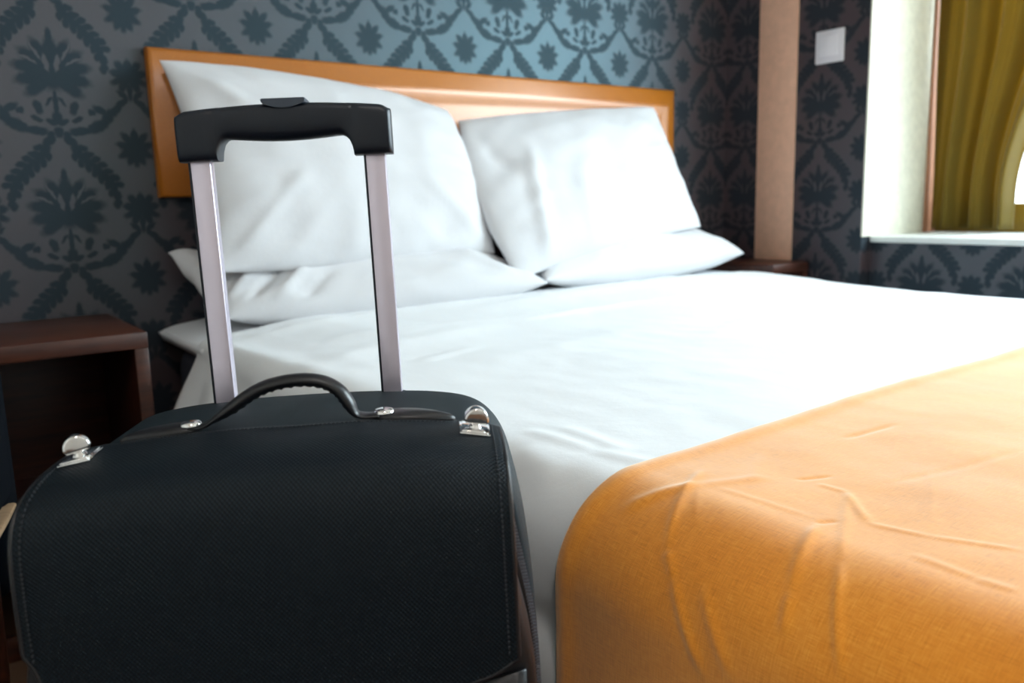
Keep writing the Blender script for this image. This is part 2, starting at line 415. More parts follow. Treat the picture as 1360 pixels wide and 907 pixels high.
# made-up lamp on the ceiling, added as fill (out of frame)
cl = empty('ceiling_lamp', (-.6, -2.7, ZC))
bmobj('shade', lathe([(0, -.075), (.10, -.068), (.16, -.045), (.18, -.015), (.18, -.004)], 32), M['lampshade'], cl)
bmobj('mount', lathe([(.0, 0), (.19, 0), (.19, -.012), (.0, -.012)], 32), M['plastic_white'], cl)
tag(cl, 'round opal ceiling lamp', 'lamp')
ceiling_fill_light((-.6, -2.7, ZC - .09))

# ------------------------------------------------------------------ headboard
def headboard():
    root = empty('headboard', (0.88, -.001, .88))
    W, H = 1.76, .344; n = 2
    prof = [(0, 0), (0, .022), (.004, .028), (.010, .031), (.052, .054), (.060, .0565), (.068, .056), (.078, .052), (.10, .0535), (.14, .056)]   # inset, depth off the wall
    bm = bmesh.new(); rings = []
    for ins, d in prof:
        x0, x1, z0, z1 = -W / 2 + ins, W / 2 - ins, ins, H - ins
        r = [bm.verts.new(p) for p in ((x0, -d, z0), (x1, -d, z0), (x1, -d, z1), (x0, -d, z1))]
        rings.append(r)
    for a, b in zip(rings, rings[1:]):
        for k in range(4): bm.faces.new((a[k], a[(k + 1) % 4], b[(k + 1) % 4], b[k]))
    bm.faces.new(rings[-1])
    fr = [f for f in bm.faces]
    bmobj('upholstered_panel', bm, M['gold'], root, True, 0.9)
    boxobj('backing_board', (-W / 2 + .02, -.002, .02), (W / 2 - .02, 0, H - .02), M['wood'], root, 0)
    tag(root, 'long low headboard in bronze leather with a sloping border on the papered wall', 'headboard')
headboard()

# ------------------------------------------------------------------ nightstands
def nightstand(x0, x1, label):
    D, Z = .396, .615; w = x1 - x0
    root = empty('nightstand', ((x0 + x1) / 2, -.002, 0)); h = w / 2
    boxobj('top', (-h, -D, Z - .032), (h, -.012, Z), M['wood'], root, .003)
    for s in (-1, 1): boxobj('side_panel', (min(s * h, s * (h - .026)), -D + .004, .0), (max(s * h, s * (h - .026)), -.012, Z - .0322), M['wood'], root, .002)
    boxobj('back_panel', (-h + .0262, -.026, .05), (h - .0262, -.012, Z - .0322), M['wood'], root, .001)
    boxobj('shelf', (-h + .0262, -D + .012, .24), (h - .0262, -.0262, .262), M['wood'], root, .002)
    boxobj('plinth', (-h + .0262, -D + .03, 0.0), (h - .0262, -D + .045, .05), M['wood'], root, .001)
    tag(root, label, 'nightstand', 'open walnut nightstands')
nightstand(-.68, -.137, 'dark walnut open-fronted nightstand beside the suitcase, against the papered wall')
nightstand(1.85, 2.05, 'narrow walnut nightstand in the far corner below the beige upright')

# ------------------------------------------------------------------ bed
BX0, BX1, BY0, BY1, BZ = -.028, 1.795, -.03, -2.12, .578
bed = empty('bed', ((BX0 + BX1) / 2, -1.07, 0))
def bl(x, y, z): return (x - bed.location.x, y - bed.location.y, z)
boxobj('divan_base', bl(BX0 + .025, BY1 + .03, .09), bl(BX1 - .025, BY0, .34), M['divan'], bed, .015, 3)
boxobj('mattress', bl(BX0 + .022, BY1 + .03, .342), bl(BX1 - .022, BY0, .535), M['divan'], bed, .06, 4)
for x in (BX0 + .1, BX1 - .1):
    for y in (BY0 - .1, BY1 + .12):
        bm = bmesh.new(); cyl(bm, bl(x, y, 0), (0, 0, 1), .022, .092, 16, .03); bmobj('leg', bm, M['wood'], bed)
tag(bed, 'double bed with slate upholstered base under white linen', 'bed')

def htop(x, y):
    # height of the made bed
    h = BZ + .022 * sstep(-.95, -.35, y) * sstep(-.02, .25, x) + .010 * math.sin(PI * max(0, min(1, (x - BX0) / (BX1 - BX0)))) 
    return h
# fitted sheet over the mattress at the head
def sheet_grid(name, xs, ys, f, m, parent=None, uvf=None):
    vs, fs, uv = [], [], []
    for y in ys:
        for x in xs: vs.append(f(x, y)); uv.append((x, y))
    n = len(xs)
    for j in range(len(ys) - 1):
        for i in range(n - 1):
            a = j * n + i; fs.append((a, a + n, a + n + 1, a + 1))
    return pyobj(name, vs, fs, m, parent, True, uv)
def lin(a, b, n): return [a + (b - a) * i / n for i in range(n + 1)]

def drape_profile(s, z_edge, r, drop, off, flare=0.03, x0=BX0, x1=BX1):
    """s runs across the bed from the left hem (s=0) over the top to the right hem; returns x, z, nx, nz, ontop(0..1)"""
    arc = r * PI / 2; top = (x1 - x0) - 2 * r
    d = drop - r
    if s < d:
        q = (d - s); return x0 - flare * (q / d) ** 1.2, z_edge - r - q, -1, 0, 0
    s -= d
    if s < arc:
        a = s / r; return x0 + r - r * math.cos(a), z_edge - r + r * math.sin(a), -math.cos(a), math.sin(a), a / (PI / 2)
    s -= arc
    if s < top: return x0 + r + s, z_edge, 0, 1, 1
    s -= top
    if s < arc:
        a = s / r; return x1 - r + r * math.sin(a), z_edge - r + r * math.cos(a), math.sin(a), math.cos(a), 1 - a / (PI / 2)
    s -= arc
    return x1 + flare * (s / d) ** 1.2, z_edge - r - s, 1, 0, 0

def fold(v, x0, y0, x1, y1, amp, w, asym=0.0):
    """ridge along a segment in the (x, y) plane, amplitude fades at the ends"""
    dx, dy = x1 - x0, y1 - y0; L = math.hypot(dx, dy); t = ((v[0] - x0) * dx + (v[1] - y0) * dy) / (L * L)
    if t < -.15 or t > 1.15: return 0.0
    p = ((v[0] - x0) * dy - (v[1] - y0) * dx) / L
    if abs(p) > 4 * w: return 0.0
    e = sstep(-.12, .22, t) * sstep(1.12, .72, t)
    return amp * e * math.exp(-(p / w) ** 2) * (1 + asym * p / w)

DROP, RR = .33, .09
def duvet_disp(s, y, ontop):
    p = (s, y)
    h = .006 * noise.noise((s * 2.1, y * 2.1, 3)) + .003 * noise.noise((s * 6, y * 5, 9)) + .0012 * noise.noise((s * 22, y * 14, 1))
    return h
D_FOLDS = [(0.902, -0.69, 1.13, -0.684, 0.004, 0.012), (1.13, -0.684, 1.46, -0.684, 0.004, 0.012), (0.398, -1.35, 0.398, -1.476, 0.003, 0.012), (0.398, -1.476, 0.416, -1.554, 0.003, 0.012), (0.434, -1.374, 0.422, -1.5, 0.003, 0.012), (0.35, -1.398, 0.332, -1.488, 0.004, 0.02), (0.368, -0.438, 0.614, -0.426, 0.006, 0.03), (0.614, -0.426, 0.956, -0.432, 0.006, 0.03), (0.512, -0.9, 0.662, -0.864, 0.003, 0.015),
    (.9, -.52, 1.9, -.42, .007, .04), (.36, -.80, .80, -.70, .006, .04), (.45, -1.0, 1.2, -.9, .004, .05), (1.0, -1.1, 1.9, -.8, .004, .03), (.5, -.62, 1.3, -.7, .005, .03)]
def duvet():
    S = 2 * DROP + (BX1 - BX0) - 2 * RR - 2 * RR + RR * PI - 0
    S = 2 * (DROP - RR) + RR * PI + (BX1 - BX0 - 2 * RR)
    ss = lin(0, S, 400); ys = lin(-.33, -2.10, 330)
    def f(s, y):
        r = .035 + (RR - .035) * sstep(-.45, -1.15, y)
        Sr = 2 * (DROP - r) + r * PI + (BX1 - BX0 - 2 * r)
        x, z, nx, nz, ot = drape_profile(s * Sr / S, BZ, r, DROP, 0, .018)
        zt = htop(x, y) - BZ
        z += zt * max(0, min(1, (z - (BZ - .2)) / .2))
        if y < -1.57 and ot < 1: x += (.014 if s < 1 else -.014) * sstep(-1.57, -1.60, y) * (1 - ot)
        d = duvet_disp(s, y, ot) + sum(fold((s, y), *q) for q in D_FOLDS)
        # on the drop: soft vertical flutes near the head and a tucked horizontal break
        if ot < 1 and s < 1:
            dep = max(0, BZ - r - z)
            d += .010 * sstep(0, .1, dep) * math.sin(y * 34 + 2 * noise.noise((y * 3, 0, 0))) * sstep(-1.0, -.6, y)
            k = sstep(-1.0, -1.3, y) * sstep(-1.62, -1.54, y)
            d += -.007 * math.exp(-((dep - .056) / .02) ** 2) * k + .003 * math.exp(-((dep - .10) / .03) ** 2) * k
            # hem at the head end swings forward
            y2 = y - .40 * dep * sstep(-.75, -.33, y); x -= .15 * dep / .28 * sstep(-1.0, -.40, y)
            return (x + nx * d - bx, y2, z + nz * d)
        return (x + nx * d - bx, y, z + nz * d)
    bx = 0
    o = sheet_grid('duvet', ss, ys, f, M['linen'])
    md = o.modifiers.new('thick', 'SOLIDIFY'); md.thickness = .004; md.offset = -1
    tag(o, 'white cotton bedspread over the bed, hanging down its near side behind the suitcase', 'bedspread')
duvet()

def fitted_sheet():
    # white sheet on the mattress top at the head end, a shallow lip over the side
    def f(x, y):
        e = min(x - (BX0 - .004), (BX1 + .004) - x)
        z = htop(x, y) - .006 - .010 * math.exp(-e / .02) - .004 * sstep(.05, 0, e)
        return (x, y, z)
    xs = lin(BX0 - .004, BX1 + .004, 120); ys = lin(-.012, -.37, 30)
    vs, fs = [], []
    o = sheet_grid('fitted_sheet', xs, ys, f, M['sheet'])
    md = o.modifiers.new('thick', 'SOLIDIFY'); md.thickness = .022; md.offset = -1
    tag(o, 'white sheet edge on the mattress at the head of the bed beside the left nightstand', 'sheet')
fitted_sheet()

# orange runner across the foot
R_FOLDS = [(0.448, -1.607, 0.336, -1.663, 0.0035, 0.006),
    (0.336, -1.663, 0.32, -1.679, 0.0035, 0.006),
    (0.32, -1.679, 0.256, -1.727, 0.0035, 0.006),
    (0.448, -1.607, 0.368, -1.671, 0.002, 0.005),
    (0.356, -1.595, 0.42, -1.631, 0.004, 0.01),
    (0.42, -1.631, 0.484, -1.655, 0.004, 0.01),
    (0.504, -1.727, 0.38, -1.799, 0.004, 0.0045),
    (0.38, -1.799, 0.308, -1.835, 0.004, 0.0045),
    (0.504, -1.727, 0.46, -1.771, 0.003, 0.005),
    (0.424, -1.751, 0.344, -1.779, 0.0035, 0.006),
    (0.344, -1.779, 0.316, -1.787, 0.0035, 0.006),
    (0.428, -1.747, 0.444, -1.755, -0.004, 0.004),
    (0.504, -1.675, 0.536, -1.691, -0.004, 0.004),
    (0.648, -1.635, 0.724, -1.647, -0.005, 0.006),
    (0.508, -1.695, 0.508, -1.723, 0.003, 0.005),
    (0.508, -1.723, 0.46, -1.775, 0.003, 0.005),
    (0.46, -1.775, 0.468, -1.819, 0.003, 0.005),
    (0.468, -1.819, 0.492, -1.875, 0.003, 0.005),
    (0.428, -1.827, 0.424, -1.875, 0.003, 0.006),
    (0.424, -1.875, 0.424, -1.899, 0.003, 0.006),
    (0.428, -1.647, 0.436, -1.739, 0.002, 0.006),
    (0.604, -1.751, 0.476, -1.815, 0.002, 0.005),
    (0.32, -1.711, 0.268, -1.751, 0.003, 0.007),
    (0.464, -1.655, 0.54, -1.607, 0.003, 0.012),
    (0.552, -1.739, 0.728, -1.779, -0.002, 0.008)]   # in runner coordinates: s across (0 = left hem), y along
RDROP = .36
def runner():
    off = .007
    r = RR + off; x0, x1 = BX0 - off, BX1 + off
    S = 2 * (RDROP - r) + r * PI + (x1 - x0 - 2 * r); d0 = RDROP - r
    ss = lin(0, 1.0, 400) + lin(1.0, S, 100)[1:]; ys = lin(-1.548, -2.085, 240)
    def f(s, y):
        y_ = y
        x, z, nx, nz, ot = drape_profile(s, BZ + off, r, RDROP, 0, .0, x0, x1)
        z += (htop(x, y) - BZ) * max(0, min(1, (z - (BZ - .2)) / .2))
        d = .004 * noise.noise((s * 3, y * 3, 7)) + .0025 * noise.noise((s * 9, y * 7, 2)) + .0006 * noise.noise((s * 26, y * 20, 4))
        d += sum(fold((s, y), *q[:4], q[4] * (.3 if (q[0] + q[2]) / 2 > .40 else .62), q[5] * .75) for q in R_FOLDS)
        # the border puffs up a little over the bedspread
        d += .003 * math.exp(-((y + 1.558) / .012) ** 2)
        if ot < 1 and s < 1: y_ -= 0.0
        return (x + nx * d, y_ + .006 * noise.noise((s * 2.5, 0, 3)), z + nz * d)
    o = sheet_grid('bed_runner', ss, ys, f, M['orange'])
    md = o.modifiers.new('thick', 'SOLIDIFY'); md.thickness = .003; md.offset = -1
    tag(o, 'orange linen bed runner with sharp creases spread across the foot of the bed', 'bed runner')
runner()

# ------------------------------------------------------------------ pillows
def pillow(label, BL, BR, TR, TL, T, seed, mids=None, wr=(), crisp=0.5, dent=0.0):
    BL, BR, TR, TL = (Vector(p) for p in (BL, BR, TR, TL)); mids = mids or {}
    cen = (BL + BR + TR + TL) / 4
    N = ((BR - BL + TR - TL).cross(TL - BL + TR - BR)).normalized()
    n = 72; vs, fs = [], []
    def pt(u, v, side):
        a, b = (u + 1) / 2, (v + 1) / 2
        p = BL * (1 - a) * (1 - b) + BR * a * (1 - b) + TR * a * b + TL * (1 - a) * b
        for k, w in (('b', (1 - b) * (1 - u * u)), ('t', b * (1 - u * u)), ('l', (1 - a) * (1 - v * v)), ('r', a * (1 - v * v)), ('c', (1 - u * u) * (1 - v * v))):
            if k in mids: p = p + Vector(mids[k]) * w
        e = max(0.0, (1 - abs(u) ** 2.6)) * max(0.0, (1 - abs(v) ** 2.6))
        h = T * e ** crisp
        if side > 0 and dent: h *= 1 - dent * sstep(-.15, .45, v) * sstep(1.0, .75, abs(u))      # pressed in by the pillow standing on it
        q = (u * 2.0, v * 1.6, seed * 3.7 + side)
        wv = .010 * noise.noise(q) + .006 * noise.noise((u * 4.5, v * 4, seed + side * 5))
        # gathers running in from the corners and the seam
        rr = 1 - (1 - u * u) * (1 - v * v)
        ang = math.atan2(v, u)
        wv += .007 * rr * noise.noise((math.cos(ang) * 7, math.sin(ang) * 7, seed * 2.0)) 
        for (u0, v0, u1, v1, am, wd) in wr: wv += fold((u, v), u0, v0, u1, v1, am, wd)
        edge = min(1.0, 3.0 * e)
        return p + N * (side * h + (wv * edge if side > 0 else 0) + .008 * noise.noise((u * 3, v * 3, seed)) * (1 - edge)), e
    idx = {}
    for side in (1, -1):
        for j in range(n + 1):
            for i in range(n + 1):
                # denser towards the seam
                u = math.sin((2 * i / n - 1) * PI / 2); v = math.sin((2 * j / n - 1) * PI / 2)
                rim = i in (0, n) or j in (0, n)
                if rim and (i, j, 1) in idx: idx[(i, j, side)] = idx[(i, j, 1)]; continue
                p, e = pt(u, v, side if not rim else 0.0001); idx[(i, j, side)] = len(vs); vs.append(p - cen)
        for j in range(n):
            for i in range(n):
                q = [idx[(i, j, side)], idx[(i + 1, j, side)], idx[(i + 1, j + 1, side)], idx[(i, j + 1, side)]]
                fs.append(tuple(q) if side > 0 else tuple(q[::-1]))
    o = pyobj('pillow', vs, fs, M['pillow'], None, True); o.location = cen
    tag(o, label, 'pillow', 'white pillows at the head of the bed'); return o
pillow('white pillow lying under the left upright pillow, its end bunched', (.045, -.31, .612), (.86, -.42, .634), (.78, -.075, .71), (-.01, -.085, .752), .085, 1, {'b': (0, -.02, -.01)},
       [(-.97, -.75, -.62, -.1, .016, .035), (-.88, -.9, -.55, -.2, -.014, .035), (-.74, -.95, -.45, -.35, .014, .035), (-.6, -.95, -.35, -.5, -.010, .03), (-.99, -.2, -.7, .1, .012, .04), (.5, -.3, .8, -.9, .010, .05)], dent=.8)
pillow('white pillow lying under the right upright pillow, pointed corner over the far bed edge', (.86, -.41, .640), (1.80, -.315, .655), (1.77, -.085, .70), (.98, -.085, .715), .08, 2, {'b': (0, -.015, 0)},
       [(-.8, -.6, -.5, .5, .010, .06)], dent=.8)
pillow('white pillow standing on the left against the headboard, sharp peaked corner', (.03, -.30, .715), (.765, -.31, .715), (.765, -.10, 1.105), (.012, -.085, 1.185), .075, 3, {'t': (0, 0, .018), 'r': (.0, -.01, .02), 'l': (.025, 0, 0), 'b': (0, 0, -.01)},
       [(-.9, -.9, -.4, -.2, .008, .05), (.9, -.9, .45, -.2, .008, .06), (-1, 1, -.6, .4, .008, .05)])
pillow('white pillow standing on the right against the headboard, slumped left end', (.79, -.39, .648), (1.60, -.295, .752), (1.59, -.09, 1.15), (.80, -.10, 1.078), .075, 4, {'t': (0, 0, .004), 'l': (-.06, -.03, .0), 'r': (-.01, 0, 0), 'b': (0, 0, .012)},
       [(-.75, -.95, -.55, .4, .014, .05), (-.3, -.95, -.2, .1, .012, .07), (.35, -.6, .42, -.2, .006, .03), (-.95, .8, -.7, 0, -.008, .06)])

# ------------------------------------------------------------------ armchair at the left edge of the frame
def armchair():
    root = empty('armchair', (-.80, -.93, 0))
    boxobj('seat', (-.25, -.24, .30), (.25, .26, .42), M['navy'], root, .03, 3)
    boxobj('backrest', (-.33, .20, .30), (.33, .32, .80), M['navy'], root, .04, 3)
    for s in (-1, 1):
        a = boxobj('armrest', (min(s * .25, s * .34), -.26, .445), (max(s * .25, s * .34), .24, .60), M['navy'], root, .035, 4)
        boxobj('trim_strip', (min(s * .252, s * .338), -.255, .434), (max(s * .252, s * .338), .235, .444), M['pale_wood'], a, .004)
        for y in (-.22, .20):
            bm = bmesh.new(); cyl(bm, (s * .29, y, 0), (0, 0, 1), .014, .43, 14, .022); bmobj('leg', bm, M['wood'], root)
    root.rotation_euler = (0, 0, -.25)
    tag(root, 'dark upholstered armchair with a pale trim strip, at the picture edge beside the suitcase', 'armchair')
armchair()

# ------------------------------------------------------------------ the suitcase
K = 0.9; HB = 0.762
SM = Matrix(((0.85264, 0.52233, -0.01301), (-0.52202, 0.85267, 0.0213), (0.02222, -0.01136, 0.99969)))
SO = Vector((-0.226250, -1.442259, 0.686246))
case = empty('rolling_suitcase')
mw = SM.to_4x4(); mw.translation = SO + SM @ Vector((0, -.1 * K, -HB * K)); case.matrix_world = mw
tag(case, 'dark fabric rolling suitcase with flap, chrome turn locks and raised trolley handle', 'suitcase')
def L(x, y, z): return Vector((x, y + .1, z + HB)) * K      # fit coordinates (top of the case at z = 0, poles at y = 0) to the root's
def lbox(name, lo, hi, m, parent=None, bev=.003, seg=2): return boxobj(name, L(*lo), L(*hi), m, parent or case, bev, seg)

HALF = [(0, .002), (.05, .0015), (.10, -.001), (.13, -.0045), (.150, -.009), (.165, -.0165), (.1765, -.028), (.185, -.043), (.191, -.062), (.195, -.085), (.198, -.115), (.2, -.16), (.201, -.22), (.2015, -.30), (.2015, -.40), (.2015, -.52), (.201, -.60), (.20, -.645), (.19, -.668), (.17, -.68), (.12, -.685), (.06, -.685)]
HALF = [(p.x, p.z) for p in catmull([(x, 0, z) for x, z in HALF], 3)]
def outline(ins=0.0):
    pts = [Vector((x, z)) for x, z in HALF] + [Vector((0, -.685))] + [Vector((-x, z)) for x, z in HALF[:0:-1]]
    n = len(pts); out = []
    for i, p in enumerate(pts):
        t = (pts[(i + 1) % n] - pts[i - 1]).normalized(); nr = Vector((t.y, -t.x)); out.append(p - nr * ins * (1 - .6 * sstep(-.07, -.19, p.y) if ins < 0 else 1))
    # guard against folding over
    return out
def zbody(x):
    x = abs(x)
    for (a, za), (b, zb_) in zip(HALF, HALF[1:28]):
        if a <= x <= b: return za + (zb_ - za) * (x - a) / (b - a)
    return -.06
def loft(sections, cap0=True, cap1=True):
    vs, fs, uv = [], [], []; k = None
    for y, ins in sections:
        o = outline(ins); k = len(o); acc = 0
        for i, p in enumerate(o):
            if i: acc += (p - o[i - 1]).length
            vs.append(L(p.x, y, p.y)); uv.append((acc * K, y * K))
    n = len(sections)
    for j in range(n - 1):
        for i in range(k):
            i2 = (i + 1) % k; fs.append((j * k + i, (j + 1) * k + i, (j + 1) * k + i2, j * k + i2))
    if cap0: fs.append(tuple(range(k)))
    if cap1: fs.append(tuple(range((n - 1) * k, n * k))[::-1])
    return vs, fs, uv
vs, fs, uv = loft([(.022, -.03), (.020, -.012), (.012, -.003), (-.002, .0), (-.03, .0), (-.06, .0), (-.10, -.0005), (-.13, -.002), (-.148, -.005), (-.156, -.008), (-.160, -.012)])
shell = pyobj('shell', vs, fs, M['body'], case, True, uv)
vs, fs, uv = loft([(-.150, -.010), (-.162, -.013), (-.164, -.017), (-.160, -.020)], False, False)
zt = pyobj('zipper', vs, fs, M['tape'], case, True, uv)
# zipper teeth follow the outline (too small to count)
bm = bmesh.new()
def resample(pts, step):
    out = [pts[0]]; rest = step
    for a, b in zip(pts, pts[1:]):
        d = (b - a).length; t = rest
        while t <= d: out.append(a + (b - a) * (t / d)); t += step
        rest = t - d
    return out
for side in (1, -1):
    ol = outline(-.0135); nH = len(HALF)
    pts = [ol[i] for i in range(15, 52)] if side > 0 else [Vector((-ol[i].x, ol[i].y)) for i in range(15, 52)]
    for q in resample(pts, .0030):
        c = L(q.x, -.1655, q.y); box(bm, c - Vector((.0022, .0008, .0008)), c + Vector((.0022, .0008, .0008)))
tt = bmobj('zipper_teeth', bm, M['teeth'], zt, False); tt['kind'] = 'stuff'
# front pocket: set in from the zipper, soft corners, with piping
vs, fs, uv = loft([(-.155, -.021), (-.175, -.0215), (-.200, -.023), (-.212, -.027), (-.217, -.034), (-.218, -.05)], True, True)
pocket = pyobj('front_pocket', vs, fs, M['leather'], case, True, uv)
ol = outline(-.0205)
pp = [L(p.x, -.163, p.y) for p in ol]
vs, fs = tube_data(pp, lambda i, n: ring(.0032, .0032, 8), Vector((0, 1, 0)), True)
pyobj('piping', vs, fs, M['leather'], case)

# the flap: from behind the locks over the top edge and down the front
FW = .1765
def flap_profile():
    P = [(-.112, .0025), (-.13, .0025), (-.15, .0015), (-.17, -.0005), (-.19, -.0045), (-.205, -.0105), (-.215, -.019), (-.2215, -.031), (-.2245, -.046), (-.226, -.07), (-.2265, -.10), (-.2265, -.14), (-.2265, -.20)]
    return catmull([(0, y, z) for y, z in P], 6)
FP = flap_profile()
FS = [0.0]
for a, b in zip(FP, FP[1:]): FS.append(FS[-1] + (b - a).length)
def flap_at(x, s):
    """point on the flap: s is the distance from its back edge"""
    s = max(0, min(FS[-1] - 1e-6, s)); i = 0
    for i in range(len(FS) - 1):
        if FS[i + 1] >= s: break
    t = (s - FS[i]) / (FS[i + 1] - FS[i]); p = FP[i].lerp(FP[i + 1], t)
    drp = -.0145 * abs(x / FW) ** 2.6 * (1.0 - sstep(-.03, -.12, p.z))            # follows the arch of the top, fades down the front
    bul = .004 * (1 - (x / FW) ** 2) * sstep(-.02, -.1, p.z)
    ripple = .0012 * noise.noise((x * 14, s * 12, 2))
    return Vector((x, p.y - bul, p.z + drp + ripple))
def flap_s0(x):
    ax = abs(x); return .010 + .006 * math.cos(x * 9) - .010 * sstep(.133, .150, ax) + .012 * sstep(.155, FW, ax) ** 2 
def flap_s1(x):
    ax = abs(x) / FW; return FS[-1] - .002 - .030 * ax ** 2 - (.005 if x > 0 else .04) * sstep(.84, 1.0, ax) ** 2
def flap():
    nx, ns = 90, 90; vs, fs, uv = [], [], []
    for j in range(ns + 1):
        for i in range(nx + 1):
            x = -FW + 2 * FW * i / nx; a, b = flap_s0(x), flap_s1(x); s = a + (b - a) * j / ns
            vs.append(L(*flap_at(x, s))); uv.append((x * K, s * K))
    for j in range(ns):
        for i in range(nx):
            a = j * (nx + 1) + i; fs.append((a, a + nx + 1, a + nx + 2, a + 1))
    o = pyobj('flap', vs, fs, M['flap'], case, True, uv)
    md = o.modifiers.new('thick', 'SOLIDIFY'); md.thickness = .0028; md.offset = 0
    # bound edge and stitches along both sides
    rim = [flap_at(-FW, flap_s0(-FW) + (flap_s1(-FW) - flap_s0(-FW)) * k / 60) for k in range(61)]
    rim += [flap_at(-FW + 2 * FW * k / 60, flap_s1(-FW + 2 * FW * k / 60)) for k in range(1, 60)]
    rim += [flap_at(FW, flap_s1(FW) - (flap_s1(FW) - flap_s0(FW)) * k / 60) for k in range(61)]
    v2, f2 = tube_data([L(*p) for p in rim], lambda i, n: ring(.0020, .0020, 6), Vector((.3, 1, .2)), False)
    pyobj('edge_binding', v2, f2, M['leather'], o)
    bm = bmesh.new()
    for sd in (-1, 1):
        x = sd * (FW - .007)
        a, b = flap_s0(x) + .006, flap_s1(x) - .008; k = int((b - a) / .0042)
        for i in range(k):
            p = L(*flap_at(x, a + (b - a) * (i + .5) / k)); p2 = L(*flap_at(x, a + (b - a) * (i + .95) / k)); d = (p2 - p)
            nn = Vector((1, 0, 0)).cross(d).normalized(); nn = nn if nn.dot(Vector((0, -1, 1))) > 0 else -nn
            c = p + nn * .0016; box(bm, c - Vector((.0006, .0011, .0011)), c + Vector((.0006, .0011, .0011)), .0004, 1)
    for i in range(76):
        x = -.132 + .264 * (i + .5) / 76; p = L(*flap_at(x, flap_s0(x) + .004)); c = p + Vector((0, 0, .0015)); box(bm, c - Vector((.0011, .0006, .0005)), c + Vector((.0011, .0006, .0005)), .0003, 1)
    st = bmobj('stitching', bm, M['thread'], o, False); st['kind'] = 'stuff'
flap()
# smooth leather lower pocket below the flap
def lower_band():
    vs, fs = [], []; nx, nz_ = 40, 10
    for j in range(nz_ + 1):
        for i in range(nx + 1):
            x = -.182 + .364 * i / nx; zt_ = -.176 - .016 * (1 - (x / .182) ** 2)
            z = zt_ + (-.60 - zt_) * j / nz_; y = -.2195 - .004 * (1 - (x / .182) ** 4) - .003 * math.exp(-((z - zt_) / .004) ** 2)
            vs.append(L(x, y, z))
    for j in range(nz_):
        for i in range(nx):
            a = j * (nx + 1) + i; fs.append((a, a + nx + 1, a + nx + 2, a + 1))
    o = pyobj('lower_pocket', vs, fs, M['leather'], case)
    md = o.modifiers.new('thick', 'SOLIDIFY'); md.thickness = .003; md.offset = -1
lower_band()

# leather carry handle, its two teardrop pads and rivets
CH = [(-.0800, -.112, .004), (-.0690, -.113, .0045), (-.058, -.1145, .0105), (-.0437, -.116, .0195), (-.0300, -.117, .0285), (-.0160, -.117, .0350), (0.0, -.117, .0385), (.0173, -.117, .0392), (.033, -.117, .0360), (.0445, -.117, .0285), (.0515, -.117, .0180), (.0565, -.116, .0080), (.0640, -.114, .0045), (.0760, -.113, .0040)]
cpath = [L(*p) for p in catmull(CH, 6)]
LOWER = 1
def csec(i, n):
    t = i / (n - 1); thick = sstep(.10, .26, t) * sstep(.90, .76, t)
    w = .0085 + .0010 * thick; h = .0022 + .0030 * thick
    scal = .0007 * thick * (math.sin(i * 2.2) + 1)
    return [((w * math.cos(a)) * K, ((h * math.sin(a)) + LOWER * (scal if LOWER * math.sin(a) > .8 else 0)) * K) for a in [2 * PI * q / 14 for q in range(14)]]
vs, fs = tube_data(cpath, csec, Vector((0, 1, 0)))
ch = pyobj('carry_handle', vs, fs, M['leather'], case)
def pad(sx):
    # teardrop leather pad tapering outwards
    bm = bmesh.new(); n = 28; rings = []
    for k, (sc, h) in enumerate(((1.0, .0), (1.0, .0022), (.9, .0042), (.6, .0058), (.25, .0064))):
        r = []
        for i in range(n):
            a = 2 * PI * i / n; c = math.cos(a); wid = .0135 * (1 - .28 * c)
            x = sx * (.104 + .036 * c * sc); y = -.1085 + wid * math.sin(a) * sc
            r.append(bm.verts.new(L(x, y, zbody(x) + .0005 + h)))
        rings.append(r)
    for a, b in zip(rings, rings[1:]):
        for i in range(n): bm.faces.new((a[i], a[(i + 1) % n], b[(i + 1) % n], b[i]))
    bm.faces.new(rings[-1]); bm.faces.new(rings[0][::-1])
    bmobj('handle_pad', bm, M['leather'], ch, True, 1.0)
    b = lathe([(.0, .0024), (.0045, .0023), (.0070, .0017), (.0084, .0005), (.0087, -.001), (.0, -.001)], 24)
    for v in b.verts: v.co = v.co * K + L(sx * .080, -.1115, .0066)
    bmobj('rivet', b, M['chrome'], ch, True, 1.0)
pad(-1); pad(1)

